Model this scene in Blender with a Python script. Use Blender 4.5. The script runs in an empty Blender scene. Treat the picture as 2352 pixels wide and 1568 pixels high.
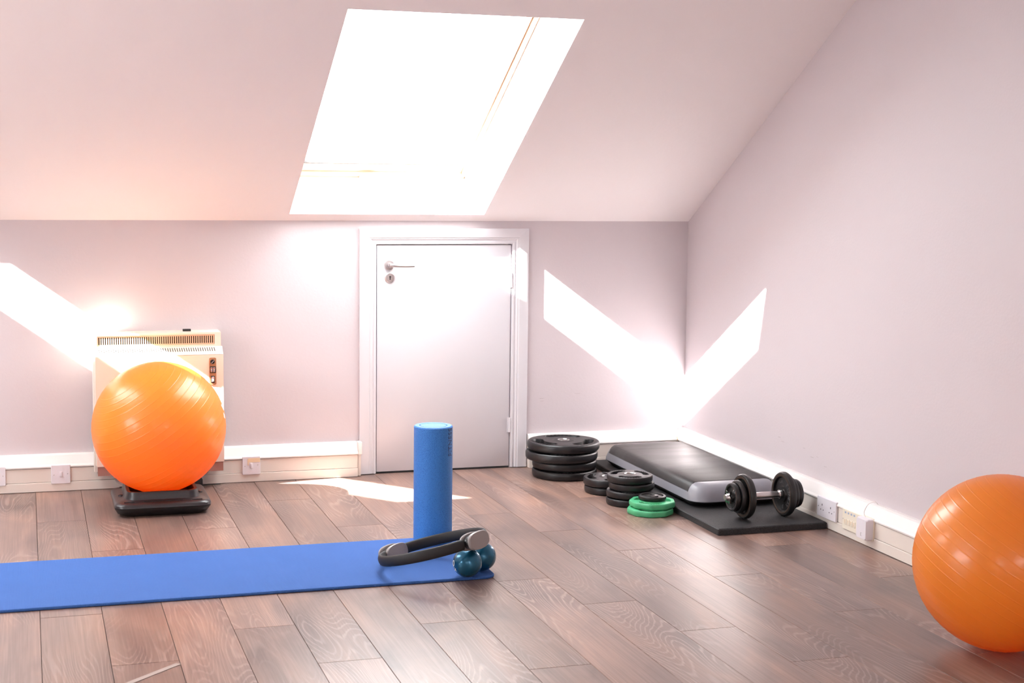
import bpy, bmesh, math, random
from mathutils import Vector, Matrix
S = bpy.context.scene
C = S.collection
PI = math.pi

# ------------------------------------------------------------------ camera
YAW, PITCH, ROLL, FPX, CAMH = 0.30661296, -0.10830238, 0.0118951, 3529.95, 1.5
fw = Vector((math.sin(YAW)*math.cos(PITCH), math.cos(YAW)*math.cos(PITCH), math.sin(PITCH)))
rt0 = fw.cross(Vector((0, 0, 1))).normalized()
up0 = rt0.cross(fw)
rt = rt0*math.cos(ROLL) + up0*math.sin(ROLL)
up = up0*math.cos(ROLL) - rt0*math.sin(ROLL)
cam_d = bpy.data.cameras.new('camera')
cam = bpy.data.objects.new('camera', cam_d)
C.objects.link(cam)
cam.matrix_world = Matrix(((rt.x, up.x, -fw.x, 0), (rt.y, up.y, -fw.y, 0), (rt.z, up.z, -fw.z, CAMH), (0, 0, 0, 1)))
cam_d.sensor_width = 36
cam_d.lens = FPX/2352*36
cam_d.clip_start = 0.02
cam_d.dof.use_dof = True
cam_d.dof.focus_distance = 6.3
cam_d.dof.aperture_fstop = 6.3
S.camera = cam

# ------------------------------------------------------------------ world, sun, exposure
SKY_STRENGTH = 6.2
SUN_STRENGTH = 30.0
w = bpy.data.worlds.new('hazy_sky')
S.world = w
w.use_nodes = True
bg = w.node_tree.nodes['Background']
bg.inputs['Color'].default_value = (0.965, 0.975, 1.02, 1)
bg.inputs['Strength'].default_value = SKY_STRENGTH
SUN_K, SUN_Q, ROOF = 0.725, 0.20, 0.59
sun_dir = Vector((1, SUN_Q, -(SUN_K + ROOF*SUN_Q))).normalized()
sd = bpy.data.lights.new('sun', 'SUN')
sd.energy = SUN_STRENGTH
sd.angle = math.radians(0.55)
sd.color = (1.0, 0.96, 0.93)
so = bpy.data.objects.new('sun', sd)
C.objects.link(so)
so.location = (-6, 4, 7)
so.rotation_euler = sun_dir.to_track_quat('-Z', 'Y').to_euler()

S.view_settings.view_transform = 'Standard'
S.view_settings.look = 'None'
S.view_settings.exposure = 1.85
S.view_settings.gamma = 1.0
S.view_settings.use_curve_mapping = False
S.cycles.max_bounces = 16
S.cycles.diffuse_bounces = 10
S.cycles.glossy_bounces = 4
S.cycles.transparent_max_bounces = 12
S.cycles.caustics_reflective = False
S.cycles.caustics_refractive = False
S.cycles.sample_clamp_indirect = 12.0
S.cycles.use_denoising = True

# ------------------------------------------------------------------ room numbers
WB, WR, WL, WREAR = 7.44, 3.32, -3.0, -0.98     # back, right, left and rear wall
ZK = 1.265                                      # knee wall height
NRM = math.hypot(1, ROOF)
CS, SN = 1/NRM, ROOF/NRM
ZF = 2.55                                       # flat ceiling
SMAX = (ZF - ZK)/SN                             # slope length

def slope_pt(x, s, off):                        # point on the back slope
    return Vector((x, WB - CS*s + SN*off, ZK + SN*s + CS*off))
def rear_pt(x, s, off):
    return Vector((x, WREAR + CS*s - SN*off, ZK + SN*s + CS*off))

# ------------------------------------------------------------------ materials
MATS = {}
def mat(name, col, rough=0.5, metal=0.0, spec=0.5, noise=None, bump=None, coat=0.0, sss=0.0, build=None):
    """noise=(scale, amount) colour mottling, bump=(scale, strength)"""
    m = bpy.data.materials.new(name)
    m.use_nodes = True
    nt = m.node_tree
    b = nt.nodes['Principled BSDF']
    b.inputs['Base Color'].default_value = (*col, 1)
    b.inputs['Roughness'].default_value = rough
    b.inputs['Metallic'].default_value = metal
    b.inputs['Specular IOR Level'].default_value = spec
    b.inputs['Coat Weight'].default_value = coat
    if coat:
        b.inputs['Coat Roughness'].default_value = 0.15
    if sss:
        b.inputs['Subsurface Weight'].default_value = sss
        b.inputs['Subsurface Radius'].default_value = (0.05, 0.02, 0.008)
        b.inputs['Subsurface Scale'].default_value = 0.6
    tc = nt.nodes.new('ShaderNodeTexCoord')
    if noise:
        n = nt.nodes.new('ShaderNodeTexNoise')
        n.inputs['Scale'].default_value = noise[0]
        n.inputs['Detail'].default_value = 4
        nt.links.new(tc.outputs['Object'], n.inputs['Vector'])
        mx = nt.nodes.new('ShaderNodeMix')
        mx.data_type = 'RGBA'
        a = noise[1]
        mx.inputs[6].default_value = (*[c*(1-a) for c in col], 1)
        mx.inputs[7].default_value = (*[min(1, c*(1+a)) for c in col], 1)
        nt.links.new(n.outputs['Fac'], mx.inputs[0])
        nt.links.new(mx.outputs[2], b.inputs['Base Color'])
    if bump:
        n2 = nt.nodes.new('ShaderNodeTexNoise')
        n2.inputs['Scale'].default_value = bump[0]
        n2.inputs['Detail'].default_value = 3
        nt.links.new(tc.outputs['Object'], n2.inputs['Vector'])
        bp = nt.nodes.new('ShaderNodeBump')
        bp.inputs['Strength'].default_value = bump[1]
        bp.inputs['Distance'].default_value = 0.01
        nt.links.new(n2.outputs['Fac'], bp.inputs['Height'])
        nt.links.new(bp.outputs['Normal'], b.inputs['Normal'])
    if build:
        build(nt, b, tc)
    MATS[name] = m
    return m

mat('wall_paint', (0.585, 0.532, 0.552), 0.55, spec=0.35, noise=(1.3, 0.03), bump=(90, 0.05))
mat('ceiling_paint', (0.885, 0.85, 0.85), 0.7, spec=0.3, noise=(0.9, 0.02), bump=(40, 0.07))
mat('white_gloss', (0.64, 0.625, 0.655), 0.28, spec=0.5)
mat('reveal_white', (0.74, 0.72, 0.715), 0.5)
mat('trunking_white', (0.77, 0.745, 0.725), 0.3)
mat('trunking_cream', (0.72, 0.66, 0.60), 0.38)
mat('switch_plastic', (0.74, 0.71, 0.75), 0.3)
mat('cream_plastic', (0.80, 0.74, 0.62), 0.35)
mat('socket_dark', (0.03, 0.02, 0.03), 0.5)
mat('steel', (0.62, 0.60, 0.58), 0.3, metal=1.0)
mat('chrome', (0.78, 0.76, 0.75), 0.12, metal=1.0)
mat('satin_steel', (0.66, 0.62, 0.62), 0.35, metal=1.0)
mat('hole_black', (0.008, 0.007, 0.008), 0.8)
mat('pine', (0.62, 0.43, 0.31), 0.35, noise=(14, 0.2))
mat('gasket', (0.06, 0.05, 0.05), 0.6)
mat('heater_cream', (0.80, 0.70, 0.60), 0.38)
mat('heater_trim', (0.66, 0.47, 0.33), 0.4)
mat('heater_plinth', (0.36, 0.19, 0.155), 0.45)
mat('heater_inside', (0.005, 0.003, 0.003), 0.7)
mat('control_brown', (0.40, 0.20, 0.10), 0.35, noise=(60, 0.15))
mat('black_plastic', (0.010, 0.009, 0.010), 0.4, bump=(160, 0.05))
mat('riser_plastic', (0.026, 0.020, 0.022), 0.34, bump=(220, 0.05))
mat('rubber_black', (0.0085, 0.0075, 0.0085), 0.36, noise=(40, 0.2))
mat('iron_black', (0.010, 0.009, 0.009), 0.36, noise=(30, 0.3), bump=(60, 0.06))
mat('rust_edge', (0.045, 0.026, 0.016), 0.55)
mat('lettering_grey', (0.10, 0.095, 0.10), 0.5)
mat('green_rubber', (0.075, 0.42, 0.20), 0.40)
mat('step_grey', (0.245, 0.24, 0.27), 0.40, bump=(300, 0.03))
mat('foam_black', (0.010, 0.0085, 0.009), 0.62)
mat('pad_grey', (0.27, 0.245, 0.24), 0.45)
mat('cable_grey', (0.45, 0.38, 0.36), 0.5)
mat('cable_white', (0.80, 0.74, 0.73), 0.5)
mat('cable_black', (0.02, 0.018, 0.018), 0.5)
mat('tape_yellowed', (0.78, 0.60, 0.40), 0.5)
mat('tape_white', (0.33, 0.265, 0.235), 0.5)
mat('scuff', (0.42, 0.36, 0.37), 0.7)
mat('red_neon', (0.5, 0.06, 0.02), 0.3)
mat('print_blue', (0.35, 0.42, 0.55), 0.5)
mat('print_grey', (0.50, 0.47, 0.49), 0.5)
mat('logo_white', (0.85, 0.82, 0.82), 0.5)
mat('roller_print', (0.012, 0.05, 0.17), 0.5)
mat('mdf', (0.55, 0.38, 0.22), 0.7)
def ball_build(nt, b, tc):
    # thin inflated skin: part of the light passes through
    tl = nt.nodes.new('ShaderNodeBsdfTranslucent'); tl.inputs['Color'].default_value = (0.95, 0.30, 0.02, 1)
    mx = nt.nodes.new('ShaderNodeMixShader'); mx.inputs[0].default_value = 0.42
    out = [n for n in nt.nodes if n.type == 'OUTPUT_MATERIAL'][0]
    nt.links.new(b.outputs[0], mx.inputs[1]); nt.links.new(tl.outputs[0], mx.inputs[2]); nt.links.new(mx.outputs[0], out.inputs[0])
mat('ball_orange', (0.93, 0.355, 0.04), 0.32, spec=0.7, coat=0.25, build=ball_build)

def teal_build(nt, b, tc):
    b.inputs['Metallic'].default_value = 0.55
mat('ball_teal', (0.008, 0.105, 0.19), 0.26, spec=0.6, coat=0.3, build=teal_build)

def roller_build(nt, b, tc):
    v = nt.nodes.new('ShaderNodeTexVoronoi'); v.inputs['Scale'].default_value = 400
    nt.links.new(tc.outputs['Object'], v.inputs['Vector'])
    mx = nt.nodes.new('ShaderNodeMix'); mx.data_type = 'RGBA'
    mx.inputs[6].default_value = (0.055, 0.27, 0.68, 1); mx.inputs[7].default_value = (0.020, 0.135, 0.45, 1)
    mp = nt.nodes.new('ShaderNodeMapRange'); mp.inputs['From Max'].default_value = 0.9
    nt.links.new(v.outputs['Distance'], mp.inputs['Value'])
    nt.links.new(mp.outputs['Result'], mx.inputs[0]); nt.links.new(mx.outputs[2], b.inputs['Base Color'])
    bp = nt.nodes.new('ShaderNodeBump'); bp.inputs['Strength'].default_value = 0.35; bp.inputs['Distance'].default_value = 0.002
    bp.invert = True
    nt.links.new(v.outputs['Distance'], bp.inputs['Height']); nt.links.new(bp.outputs['Normal'], b.inputs['Normal'])
mat('roller_foam', (0.03, 0.18, 0.6), 0.55, build=roller_build)

def mat_build(nt, b, tc):
    wv = nt.nodes.new('ShaderNodeTexWave'); wv.wave_type = 'BANDS'; wv.bands_direction = 'X'
    wv.inputs['Scale'].default_value = 70; wv.inputs['Distortion'].default_value = 0.5
    nt.links.new(tc.outputs['Object'], wv.inputs['Vector'])
    bp = nt.nodes.new('ShaderNodeBump'); bp.inputs['Strength'].default_value = 0.25; bp.inputs['Distance'].default_value = 0.002
    nt.links.new(wv.outputs['Fac'], bp.inputs['Height']); nt.links.new(bp.outputs['Normal'], b.inputs['Normal'])
mat('mat_blue', (0.044, 0.115, 0.345), 0.8, spec=0.15, noise=(7, 0.06), build=mat_build)

def crumb_build(nt, b, tc):
    v = nt.nodes.new('ShaderNodeTexVoronoi'); v.inputs['Scale'].default_value = 330
    nt.links.new(tc.outputs['Object'], v.inputs['Vector'])
    mx = nt.nodes.new('ShaderNodeMix'); mx.data_type = 'RGBA'
    mx.inputs[6].default_value = (0.005, 0.0045, 0.005, 1); mx.inputs[7].default_value = (0.026, 0.024, 0.026, 1)
    rgb = nt.nodes.new('ShaderNodeSeparateColor')
    nt.links.new(v.outputs['Color'], rgb.inputs[0])
    nt.links.new(rgb.outputs[0], mx.inputs[0]); nt.links.new(mx.outputs[2], b.inputs['Base Color'])
    bp = nt.nodes.new('ShaderNodeBump'); bp.inputs['Strength'].default_value = 0.5; bp.inputs['Distance'].default_value = 0.002
    nt.links.new(v.outputs['Distance'], bp.inputs['Height']); nt.links.new(bp.outputs['Normal'], b.inputs['Normal'])
mat('rubber_crumb', (0.03, 0.03, 0.03), 0.62, build=crumb_build)

def tread_build(nt, b, tc):
    n = nt.nodes.new('ShaderNodeTexNoise'); n.inputs['Scale'].default_value = 5; n.inputs['Detail'].default_value = 6
    mpv = nt.nodes.new('ShaderNodeMapping'); mpv.inputs['Scale'].default_value = (0.6, 3, 1)
    nt.links.new(tc.outputs['Object'], mpv.inputs[0]); nt.links.new(mpv.outputs[0], n.inputs['Vector'])
    mr = nt.nodes.new('ShaderNodeMapRange'); mr.inputs['To Min'].default_value = 0.34; mr.inputs['To Max'].default_value = 0.56
    nt.links.new(n.outputs['Fac'], mr.inputs['Value']); nt.links.new(mr.outputs['Result'], b.inputs['Roughness'])
mat('step_tread', (0.018, 0.0155, 0.0155), 0.42, bump=(260, 0.08), build=tread_build)

def wood_build(nt, b, tc):
    L = nt.links
    oi = nt.nodes.new('ShaderNodeObjectInfo')
    sc = nt.nodes.new('ShaderNodeVectorMath'); sc.operation = 'SCALE'; sc.inputs[0].default_value = (37.0, 91.0, 13.0)
    L.new(oi.outputs['Random'], sc.inputs['Scale'])
    ad = nt.nodes.new('ShaderNodeVectorMath'); ad.operation = 'ADD'
    L.new(tc.outputs['Object'], ad.inputs[0]); L.new(sc.outputs[0], ad.inputs[1])
    # broad tone patches
    m1 = nt.nodes.new('ShaderNodeMapping'); m1.inputs['Scale'].default_value = (5.5, 1.7, 1)
    L.new(ad.outputs[0], m1.inputs[0])
    n1 = nt.nodes.new('ShaderNodeTexNoise'); n1.inputs['Scale'].default_value = 1.0; n1.inputs['Detail'].default_value = 5; n1.inputs['Distortion'].default_value = 0.6
    L.new(m1.outputs[0], n1.inputs['Vector'])
    # cathedral rings
    m2 = nt.nodes.new('ShaderNodeMapping'); m2.inputs['Scale'].default_value = (7.0, 1.05, 1)
    L.new(ad.outputs[0], m2.inputs[0])
    n2 = nt.nodes.new('ShaderNodeTexNoise'); n2.inputs['Scale'].default_value = 0.55; n2.inputs['Detail'].default_value = 2.0; n2.inputs['Roughness'].default_value = 0.35
    L.new(m2.outputs[0], n2.inputs['Vector'])
    mu = nt.nodes.new('ShaderNodeMath'); mu.operation = 'MULTIPLY'; mu.inputs[1].default_value = 390
    L.new(n2.outputs['Fac'], mu.inputs[0])
    si = nt.nodes.new('ShaderNodeMath'); si.operation = 'SINE'
    ph = nt.nodes.new('ShaderNodeMath'); ph.operation = 'MULTIPLY_ADD'; ph.inputs[1].default_value = 3.2
    L.new(mu.outputs[0], ph.inputs[2]); L.new(ph.outputs[0], si.inputs[0])
    rg = nt.nodes.new('ShaderNodeMapRange'); rg.inputs['From Min'].default_value = 0.35; rg.inputs['From Max'].default_value = 1.0
    L.new(si.outputs[0], rg.inputs['Value'])
    # fine fibres
    m3 = nt.nodes.new('ShaderNodeMapping'); m3.inputs['Scale'].default_value = (170, 2.6, 1)
    L.new(ad.outputs[0], m3.inputs[0])
    n3 = nt.nodes.new('ShaderNodeTexNoise'); n3.inputs['Scale'].default_value = 1.0; n3.inputs['Detail'].default_value = 4
    L.new(m3.outputs[0], n3.inputs['Vector'])
    L.new(n3.outputs['Fac'], ph.inputs[0])
    ramp = nt.nodes.new('ShaderNodeValToRGB')
    e = ramp.color_ramp.elements
    e[0].position = 0.28; e[0].color = (0.110, 0.073, 0.066, 1)
    e[1].position = 0.72; e[1].color = (0.285, 0.170, 0.128, 1)
    x = ramp.color_ramp.elements.new(0.5); x.color = (0.198, 0.128, 0.107, 1)
    L.new(n1.outputs['Fac'], ramp.inputs[0])
    # ring lines slightly paler, limited to patches
    msk = nt.nodes.new('ShaderNodeMapRange'); msk.inputs['From Min'].default_value = 0.42; msk.inputs['From Max'].default_value = 0.62; msk.inputs['To Max'].default_value = 0.42
    n4 = nt.nodes.new('ShaderNodeTexNoise'); n4.inputs['Scale'].default_value = 1.6; n4.inputs['Detail'].default_value = 1
    L.new(ad.outputs[0], n4.inputs['Vector']); L.new(n4.outputs['Fac'], msk.inputs['Value'])
    mm = nt.nodes.new('ShaderNodeMath'); mm.operation = 'MULTIPLY'
    L.new(rg.outputs['Result'], mm.inputs[0]); L.new(msk.outputs['Result'], mm.inputs[1])
    mx = nt.nodes.new('ShaderNodeMix'); mx.data_type = 'RGBA'
    mx.inputs[7].default_value = (0.42, 0.31, 0.27, 1)
    L.new(mm.outputs[0], mx.inputs[0]); L.new(ramp.outputs[0], mx.inputs[6])
    mx2 = nt.nodes.new('ShaderNodeMix'); mx2.data_type = 'RGBA'; mx2.blend_type = 'MULTIPLY'
    mr = nt.nodes.new('ShaderNodeMapRange'); mr.inputs['From Min'].default_value = 0.3; mr.inputs['From Max'].default_value = 0.7; mr.inputs['To Min'].default_value = 0.80; mr.inputs['To Max'].default_value = 1.17
    L.new(n3.outputs['Fac'], mr.inputs['Value'])
    cmb = nt.nodes.new('ShaderNodeCombineColor')
    for i in range(3): L.new(mr.outputs['Result'], cmb.inputs[i])
    mx2.inputs[0].default_value = 1.0
    L.new(mx.outputs[2], mx2.inputs[6]); L.new(cmb.outputs[0], mx2.inputs[7])
    # whole-plank tone
    mx3 = nt.nodes.new('ShaderNodeMix'); mx3.data_type = 'RGBA'; mx3.blend_type = 'MULTIPLY'; mx3.inputs[0].default_value = 1.0
    mr3 = nt.nodes.new('ShaderNodeMapRange'); mr3.inputs['To Min'].default_value = 0.80; mr3.inputs['To Max'].default_value = 1.18
    L.new(oi.outputs['Random'], mr3.inputs['Value'])
    cmb3 = nt.nodes.new('ShaderNodeCombineColor')
    for i in range(3): L.new(mr3.outputs['Result'], cmb3.inputs[i])
    L.new(mx2.outputs[2], mx3.inputs[6]); L.new(cmb3.outputs[0], mx3.inputs[7])
    L.new(mx3.outputs[2], b.inputs['Base Color'])
    mr4 = nt.nodes.new('ShaderNodeMapRange'); mr4.inputs['To Min'].default_value = 0.30; mr4.inputs['To Max'].default_value = 0.36
    L.new(n1.outputs['Fac'], mr4.inputs['Value']); L.new(mr4.outputs['Result'], b.inputs['Roughness'])
    bp = nt.nodes.new('ShaderNodeBump'); bp.inputs['Strength'].default_value = 0.05; bp.inputs['Distance'].default_value = 0.003
    ads = nt.nodes.new('ShaderNodeMath'); ads.operation = 'ADD'
    ads.inputs[0].default_value = 0.0; L.new(mm.outputs[0], ads.inputs[1])
    L.new(ads.outputs[0], bp.inputs['Height']); L.new(bp.outputs['Normal'], b.inputs['Normal'])
mat('laminate_oak', (0.16, 0.09, 0.06), 0.34, spec=0.48, build=wood_build)
mat('subfloor', (0.035, 0.018, 0.016), 0.8)

gl = bpy.data.materials.new('window_glass'); gl.use_nodes = True
nt = gl.node_tree
for n in list(nt.nodes): nt.nodes.remove(n)
o_ = nt.nodes.new('ShaderNodeOutputMaterial'); mxs = nt.nodes.new('ShaderNodeMixShader'); tr = nt.nodes.new('ShaderNodeBsdfTransparent'); gs = nt.nodes.new('ShaderNodeBsdfGlossy')
tr.inputs[0].default_value = (0.93, 0.95, 0.94, 1); gs.inputs['Roughness'].default_value = 0.02; mxs.inputs[0].default_value = 0.05
nt.links.new(tr.outputs[0], mxs.inputs[1]); nt.links.new(gs.outputs[0], mxs.inputs[2]); nt.links.new(mxs.outputs[0], o_.inputs[0])
MATS['window_glass'] = gl

# ------------------------------------------------------------------ mesh helpers
def link(name, me, m, parent=None, smooth=False, angle=None):
    if m is not None and not me.materials:
        me.materials.append(MATS[m])
    o = bpy.data.objects.new(name, me)
    C.objects.link(o)
    if parent: o.parent = parent
    if smooth:
        me.polygons.foreach_set('use_smooth', [True]*len(me.polygons))
        if angle:
            me.set_sharp_from_angle(angle=math.radians(angle))
    return o
def pyd(name, vs, fs):
    me = bpy.data.meshes.new(name)
    me.from_pydata([tuple(v) for v in vs], [], fs)
    bm = bmesh.new(); bm.from_mesh(me)
    bmesh.ops.recalc_face_normals(bm, faces=bm.faces)
    bm.to_mesh(me); bm.free()
    me.update()
    return me
def ob(name, vs, fs, m, parent=None, smooth=False, angle=None):
    return link(name, pyd(name, vs, fs), m, parent, smooth, angle)

def box_data(x0, x1, y0, y1, z0, z1):
    vs = [(x, y, z) for z in (z0, z1) for y in (y0, y1) for x in (x0, x1)]
    fs = [(0, 2, 3, 1), (4, 5, 7, 6), (0, 1, 5, 4), (2, 6, 7, 3), (0, 4, 6, 2), (1, 3, 7, 5)]
    return vs, fs
def box(name, b, m, parent=None, bev=0.0, seg=2, smooth=True):
    vs, fs = box_data(*b)
    me = pyd(name, vs, fs)
    if bev > 0:
        bm = bmesh.new(); bm.from_mesh(me)
        bmesh.ops.bevel(bm, geom=bm.edges[:], offset=bev, segments=seg, affect='EDGES', profile=0.5)
        bm.to_mesh(me); bm.free()
        return link(name, me, m, parent, smooth, 40)
    return link(name, me, m, parent)
class MB:
    """collects several shapes into one mesh"""
    def __init__(s): s.v = []; s.f = []
    def add(s, vs, fs, mtx=None):
        n = len(s.v)
        s.v += [tuple(mtx @ Vector(v)) if mtx else tuple(v) for v in vs]
        s.f += [tuple(i+n for i in f) for f in fs]
        return s
    def box(s, *b, mtx=None): return s.add(*box_data(*b), mtx=mtx)
    def build(s, name, m, parent=None, smooth=False, angle=None): return ob(name, s.v, s.f, m, parent, smooth, angle)

def lathe_data(prof, n=48, closed_ends=True):
    vs, fs, rings = [], [], []
    for r, z in prof:
        if r < 1e-6:
            rings.append([len(vs)]); vs.append((0, 0, z))
        else:
            rings.append(list(range(len(vs), len(vs)+n)))
            vs += [(r*math.cos(2*PI*i/n), r*math.sin(2*PI*i/n), z) for i in range(n)]
    for a, b in zip(rings, rings[1:]):
        for i in range(n):
            j = (i+1) % n
            if len(a) == 1 and len(b) == 1: continue
            if len(a) == 1: fs.append((a[0], b[j], b[i]))
            elif len(b) == 1: fs.append((a[i], a[j], b[0]))
            else: fs.append((a[i], a[j], b[j], b[i]))
    return vs, fs
def lathe(name, prof, m, parent=None, n=48, angle=35):
    return ob(name, *lathe_data(prof, n), m, parent, True, angle)

def rring(wd, ln, r, z, n=6):
    r = min(r, wd/2-1e-4, ln/2-1e-4)
    pts = []
    for cx, cy, a0 in ((wd/2-r, ln/2-r, 0), (-wd/2+r, ln/2-r, 90), (-wd/2+r, -ln/2+r, 180), (wd/2-r, -ln/2+r, 270)):
        for i in range(n+1):
            a = math.radians(a0 + 90*i/n)
            pts.append((cx + r*math.cos(a), cy + r*math.sin(a), z))
    return pts
def loft_data(rings, cap0=True, cap1=True):
    vs, fs = [], []
    n = len(rings[0])
    for r in rings: vs += r
    for k in range(len(rings)-1):
        for i in range(n):
            j = (i+1) % n
            fs.append((k*n+i, k*n+j, (k+1)*n+j, (k+1)*n+i))
    if cap0: fs.append(tuple(range(n-1, -1, -1)))
    if cap1: fs.append(tuple(range((len(rings)-1)*n, len(rings)*n)))
    return vs, fs
def rloft(name, rows, m, parent=None, n=6, angle=35, cap0=True, cap1=True):
    return ob(name, *loft_data([rring(*r, n=n) for r in rows], cap0, cap1), m, parent, True, angle)

def tube_data(pts, r, n=10, closed=False):
    pts = [Vector(p) for p in pts]
    rings = []
    N = len(pts)
    prev = None
    for i, p in enumerate(pts):
        if closed: t = pts[(i+1) % N] - pts[i-1]
        else: t = pts[min(i+1, N-1)] - pts[max(i-1, 0)]
        t.normalize()
        u = prev if prev else (Vector((0, 0, 1)) if abs(t.z) < 0.9 else Vector((1, 0, 0)))
        u = (u - t*u.dot(t)).normalized(); prev = u
        v = t.cross(u)
        rr = r if not isinstance(r, (list, tuple)) else r[i]
        rings.append([tuple(p + (u*math.cos(2*PI*k/n) + v*math.sin(2*PI*k/n))*rr) for k in range(n)])
    if closed:
        rings.append(rings[0])
    return loft_data(rings, not closed, not closed)
def tube(name, pts, r, m, parent=None, n=10): return ob(name, *tube_data(pts, r, n), m, parent, True, 50)
def bez(pts, k=10):
    """catmull-rom through pts"""
    P = [Vector(p) for p in pts]; out = []
    for i in range(len(P)-1):
        a = P[max(i-1, 0)]; b = P[i]; c = P[i+1]; d = P[min(i+2, len(P)-1)]
        for j in range(k):
            t = j/k
            out.append(0.5*((2*b) + (c-a)*t + (2*a-5*b+4*c-d)*t*t + (3*b-a-3*c+d)*t**3))
    out.append(P[-1]); return out

def prism_data(poly, axis, a0, a1):
    """poly: 2D points; axis 'x': (y,z) extruded in x; 'y': (x,z) extruded in y; 'z': (x,y)"""
    def mk(p, a):
        return {'x': (a, p[0], p[1]), 'y': (p[0], a, p[1]), 'z': (p[0], p[1], a)}[axis]
    n = len(poly)
    vs = [mk(p, a0) for p in poly] + [mk(p, a1) for p in poly]
    fs = [(i, (i+1) % n, n+(i+1) % n, n+i) for i in range(n)] + [tuple(range(n)), tuple(range(n, 2*n))]
    return vs, fs
def prism(name, poly, axis, a0, a1, m, parent=None, smooth=False, angle=35):
    return ob(name, *prism_data(poly, axis, a0, a1), m, parent, smooth, angle)

def tag(o, label, cat=None, group=None, kind=None):
    o['label'] = label
    if cat: o['category'] = cat
    if group: o['group'] = group
    if kind: o['kind'] = kind
    return o
def thing(name, label, cat, loc=(0, 0, 0), rotz=0.0, group=None, kind=None):
    o = bpy.data.objects.new(name, None)
    o.empty_display_size = 0.05
    C.objects.link(o)
    o.location = loc
    o.rotation_euler = (0, 0, rotz)
    return tag(o, label, cat, group, kind)

def text_mesh(body, size, depth=0.001, spacing=1.0):
    cu = bpy.data.curves.new('txt', 'FONT'); cu.body = body; cu.size = size; cu.extrude = depth; cu.space_character = spacing
    cu.resolution_u = 3
    t = bpy.data.objects.new('txt', cu); C.objects.link(t)
    dg = bpy.context.evaluated_depsgraph_get()
    me = bpy.data.meshes.new_from_object(t.evaluated_get(dg))
    bpy.data.objects.remove(t); bpy.data.curves.remove(cu)
    xs = [v.co.x for v in me.vertices]
    return me, min(xs), max(xs)

# ================================================================== STRUCTURE
# ---- floor with planks
fl = box('floor', (WL-0.1, WR+0.1, WREAR-0.1, WB+0.1, -0.14, -0.0035), 'subfloor')
tag(fl, 'dark brown laminate plank floor of the attic room', 'floor', kind='structure')
PW, PLEN, PX0 = 0.2025, 1.470, 0.0175
SEAM = {0: 6.738, 1: 6.161, 2: 5.62, 3: 6.442, 4: 6.02, 5: 6.931, 6: 6.34, 7: 5.79, 8: 6.79, 9: 6.419, 10: 6.033, 11: 5.643, 12: 5.174, 13: 6.10, 14: 5.558, 15: 4.998}
random.seed(4)
def plank_mesh(wd, ln):
    g, c = 0.0006, 0.0014
    rows = [(wd-2*g, ln-2*g, -0.006), (wd-2*g, ln-2*g, -c), (wd-2*g-1.2*c, ln-2*g-1.2*c, 0)]
    vs = []
    for a, b, z in rows:
        vs += [(a/2, b/2, z), (-a/2, b/2, z), (-a/2, -b/2, z), (a/2, -b/2, z)]
    fs = [(8, 9, 10, 11)]
    for k in (0, 1):
        for i in range(4):
            j = (i+1) % 4
            fs.append((k*4+i, k*4+j, k*4+4+j, k*4+4+i))
    me = pyd('plank', vs, fs); me.materials.append(MATS['laminate_oak']); return me
pm = {}
n0 = math.floor((WL-PX0)/PW)
for n in range(n0, 17):
    xa, xb = max(PX0+n*PW, WL), min(PX0+(n+1)*PW, WR)
    if xb - xa < 0.004: continue
    seam = SEAM.get(n, 5.0 + ((n*0.577) % 1.47))
    while seam < WB: seam += PLEN
    y1 = WB
    y0 = seam - PLEN
    while y1 > WREAR + 0.01:
        y0 = max(y0, WREAR)
        key = (round(xb-xa, 4), round(y1-y0, 4))
        if key not in pm: pm[key] = plank_mesh(*key)
        p = bpy.data.objects.new('plank', pm[key]); C.objects.link(p)
        p.location = ((xa+xb)/2, (y0+y1)/2, random.uniform(-0.0004, 0.0))
        p.parent = fl
        y1 = y0; y0 = y1 - PLEN

# ---- walls
DX0, DX1, DZ = 1.646, 2.348, 1.149         # door opening
mb = MB()
mb.box(WL-0.1, DX0, WB, WB+0.1, 0, ZK+0.02)
mb.box(DX1, WR+0.1, WB, WB+0.1, 0, ZK+0.02)
mb.box(DX0, DX1, WB, WB+0.1, DZ, ZK+0.02)
mb.box(DX0, DX1, WB+0.06, WB+0.1, 0, DZ)
wb = mb.build('wall_back', 'wall_paint')
tag(wb, 'mauve pink knee wall under the sloping ceiling', 'wall', kind='structure')
prof = [(WREAR-0.1, 0), (WB+0.1, 0), (WB+0.1, ZK), (WB-CS*SMAX, ZF), (WREAR+CS*SMAX, ZF), (WREAR-0.1, ZK)]
prof_up = [(y, z if z == 0 else z+0.06) for y, z in prof]
tag(prism('wall_right', prof_up, 'x', WR, WR+0.1, 'wall_paint'), 'mauve pink gable wall on the right', 'wall', kind='structure')
GW = (2.90, 5.00, 0.95, 1.95)                # gable window added for fill light: y0, y1, z0, z1
mb = MB()
mb.add(*prism_data([(WREAR-0.1, 0), (GW[0], 0), (GW[0], ZF+0.06), (WREAR+CS*SMAX, ZF+0.06), (WREAR-0.1, ZK+0.06)], 'x', WL-0.1, WL))
mb.add(*prism_data([(GW[1], 0), (WB+0.1, 0), (WB+0.1, ZK+0.06), (WB-CS*SMAX, ZF+0.06), (GW[1], ZF+0.06)], 'x', WL-0.1, WL))
mb.box(WL-0.1, WL, GW[0], GW[1], 0, GW[2]); mb.box(WL-0.1, WL, GW[0], GW[1], GW[3], ZF+0.06)
tag(mb.build('wall_left', 'wall_paint'), 'mauve pink gable wall outside the view on the left', 'wall', kind='structure')
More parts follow.
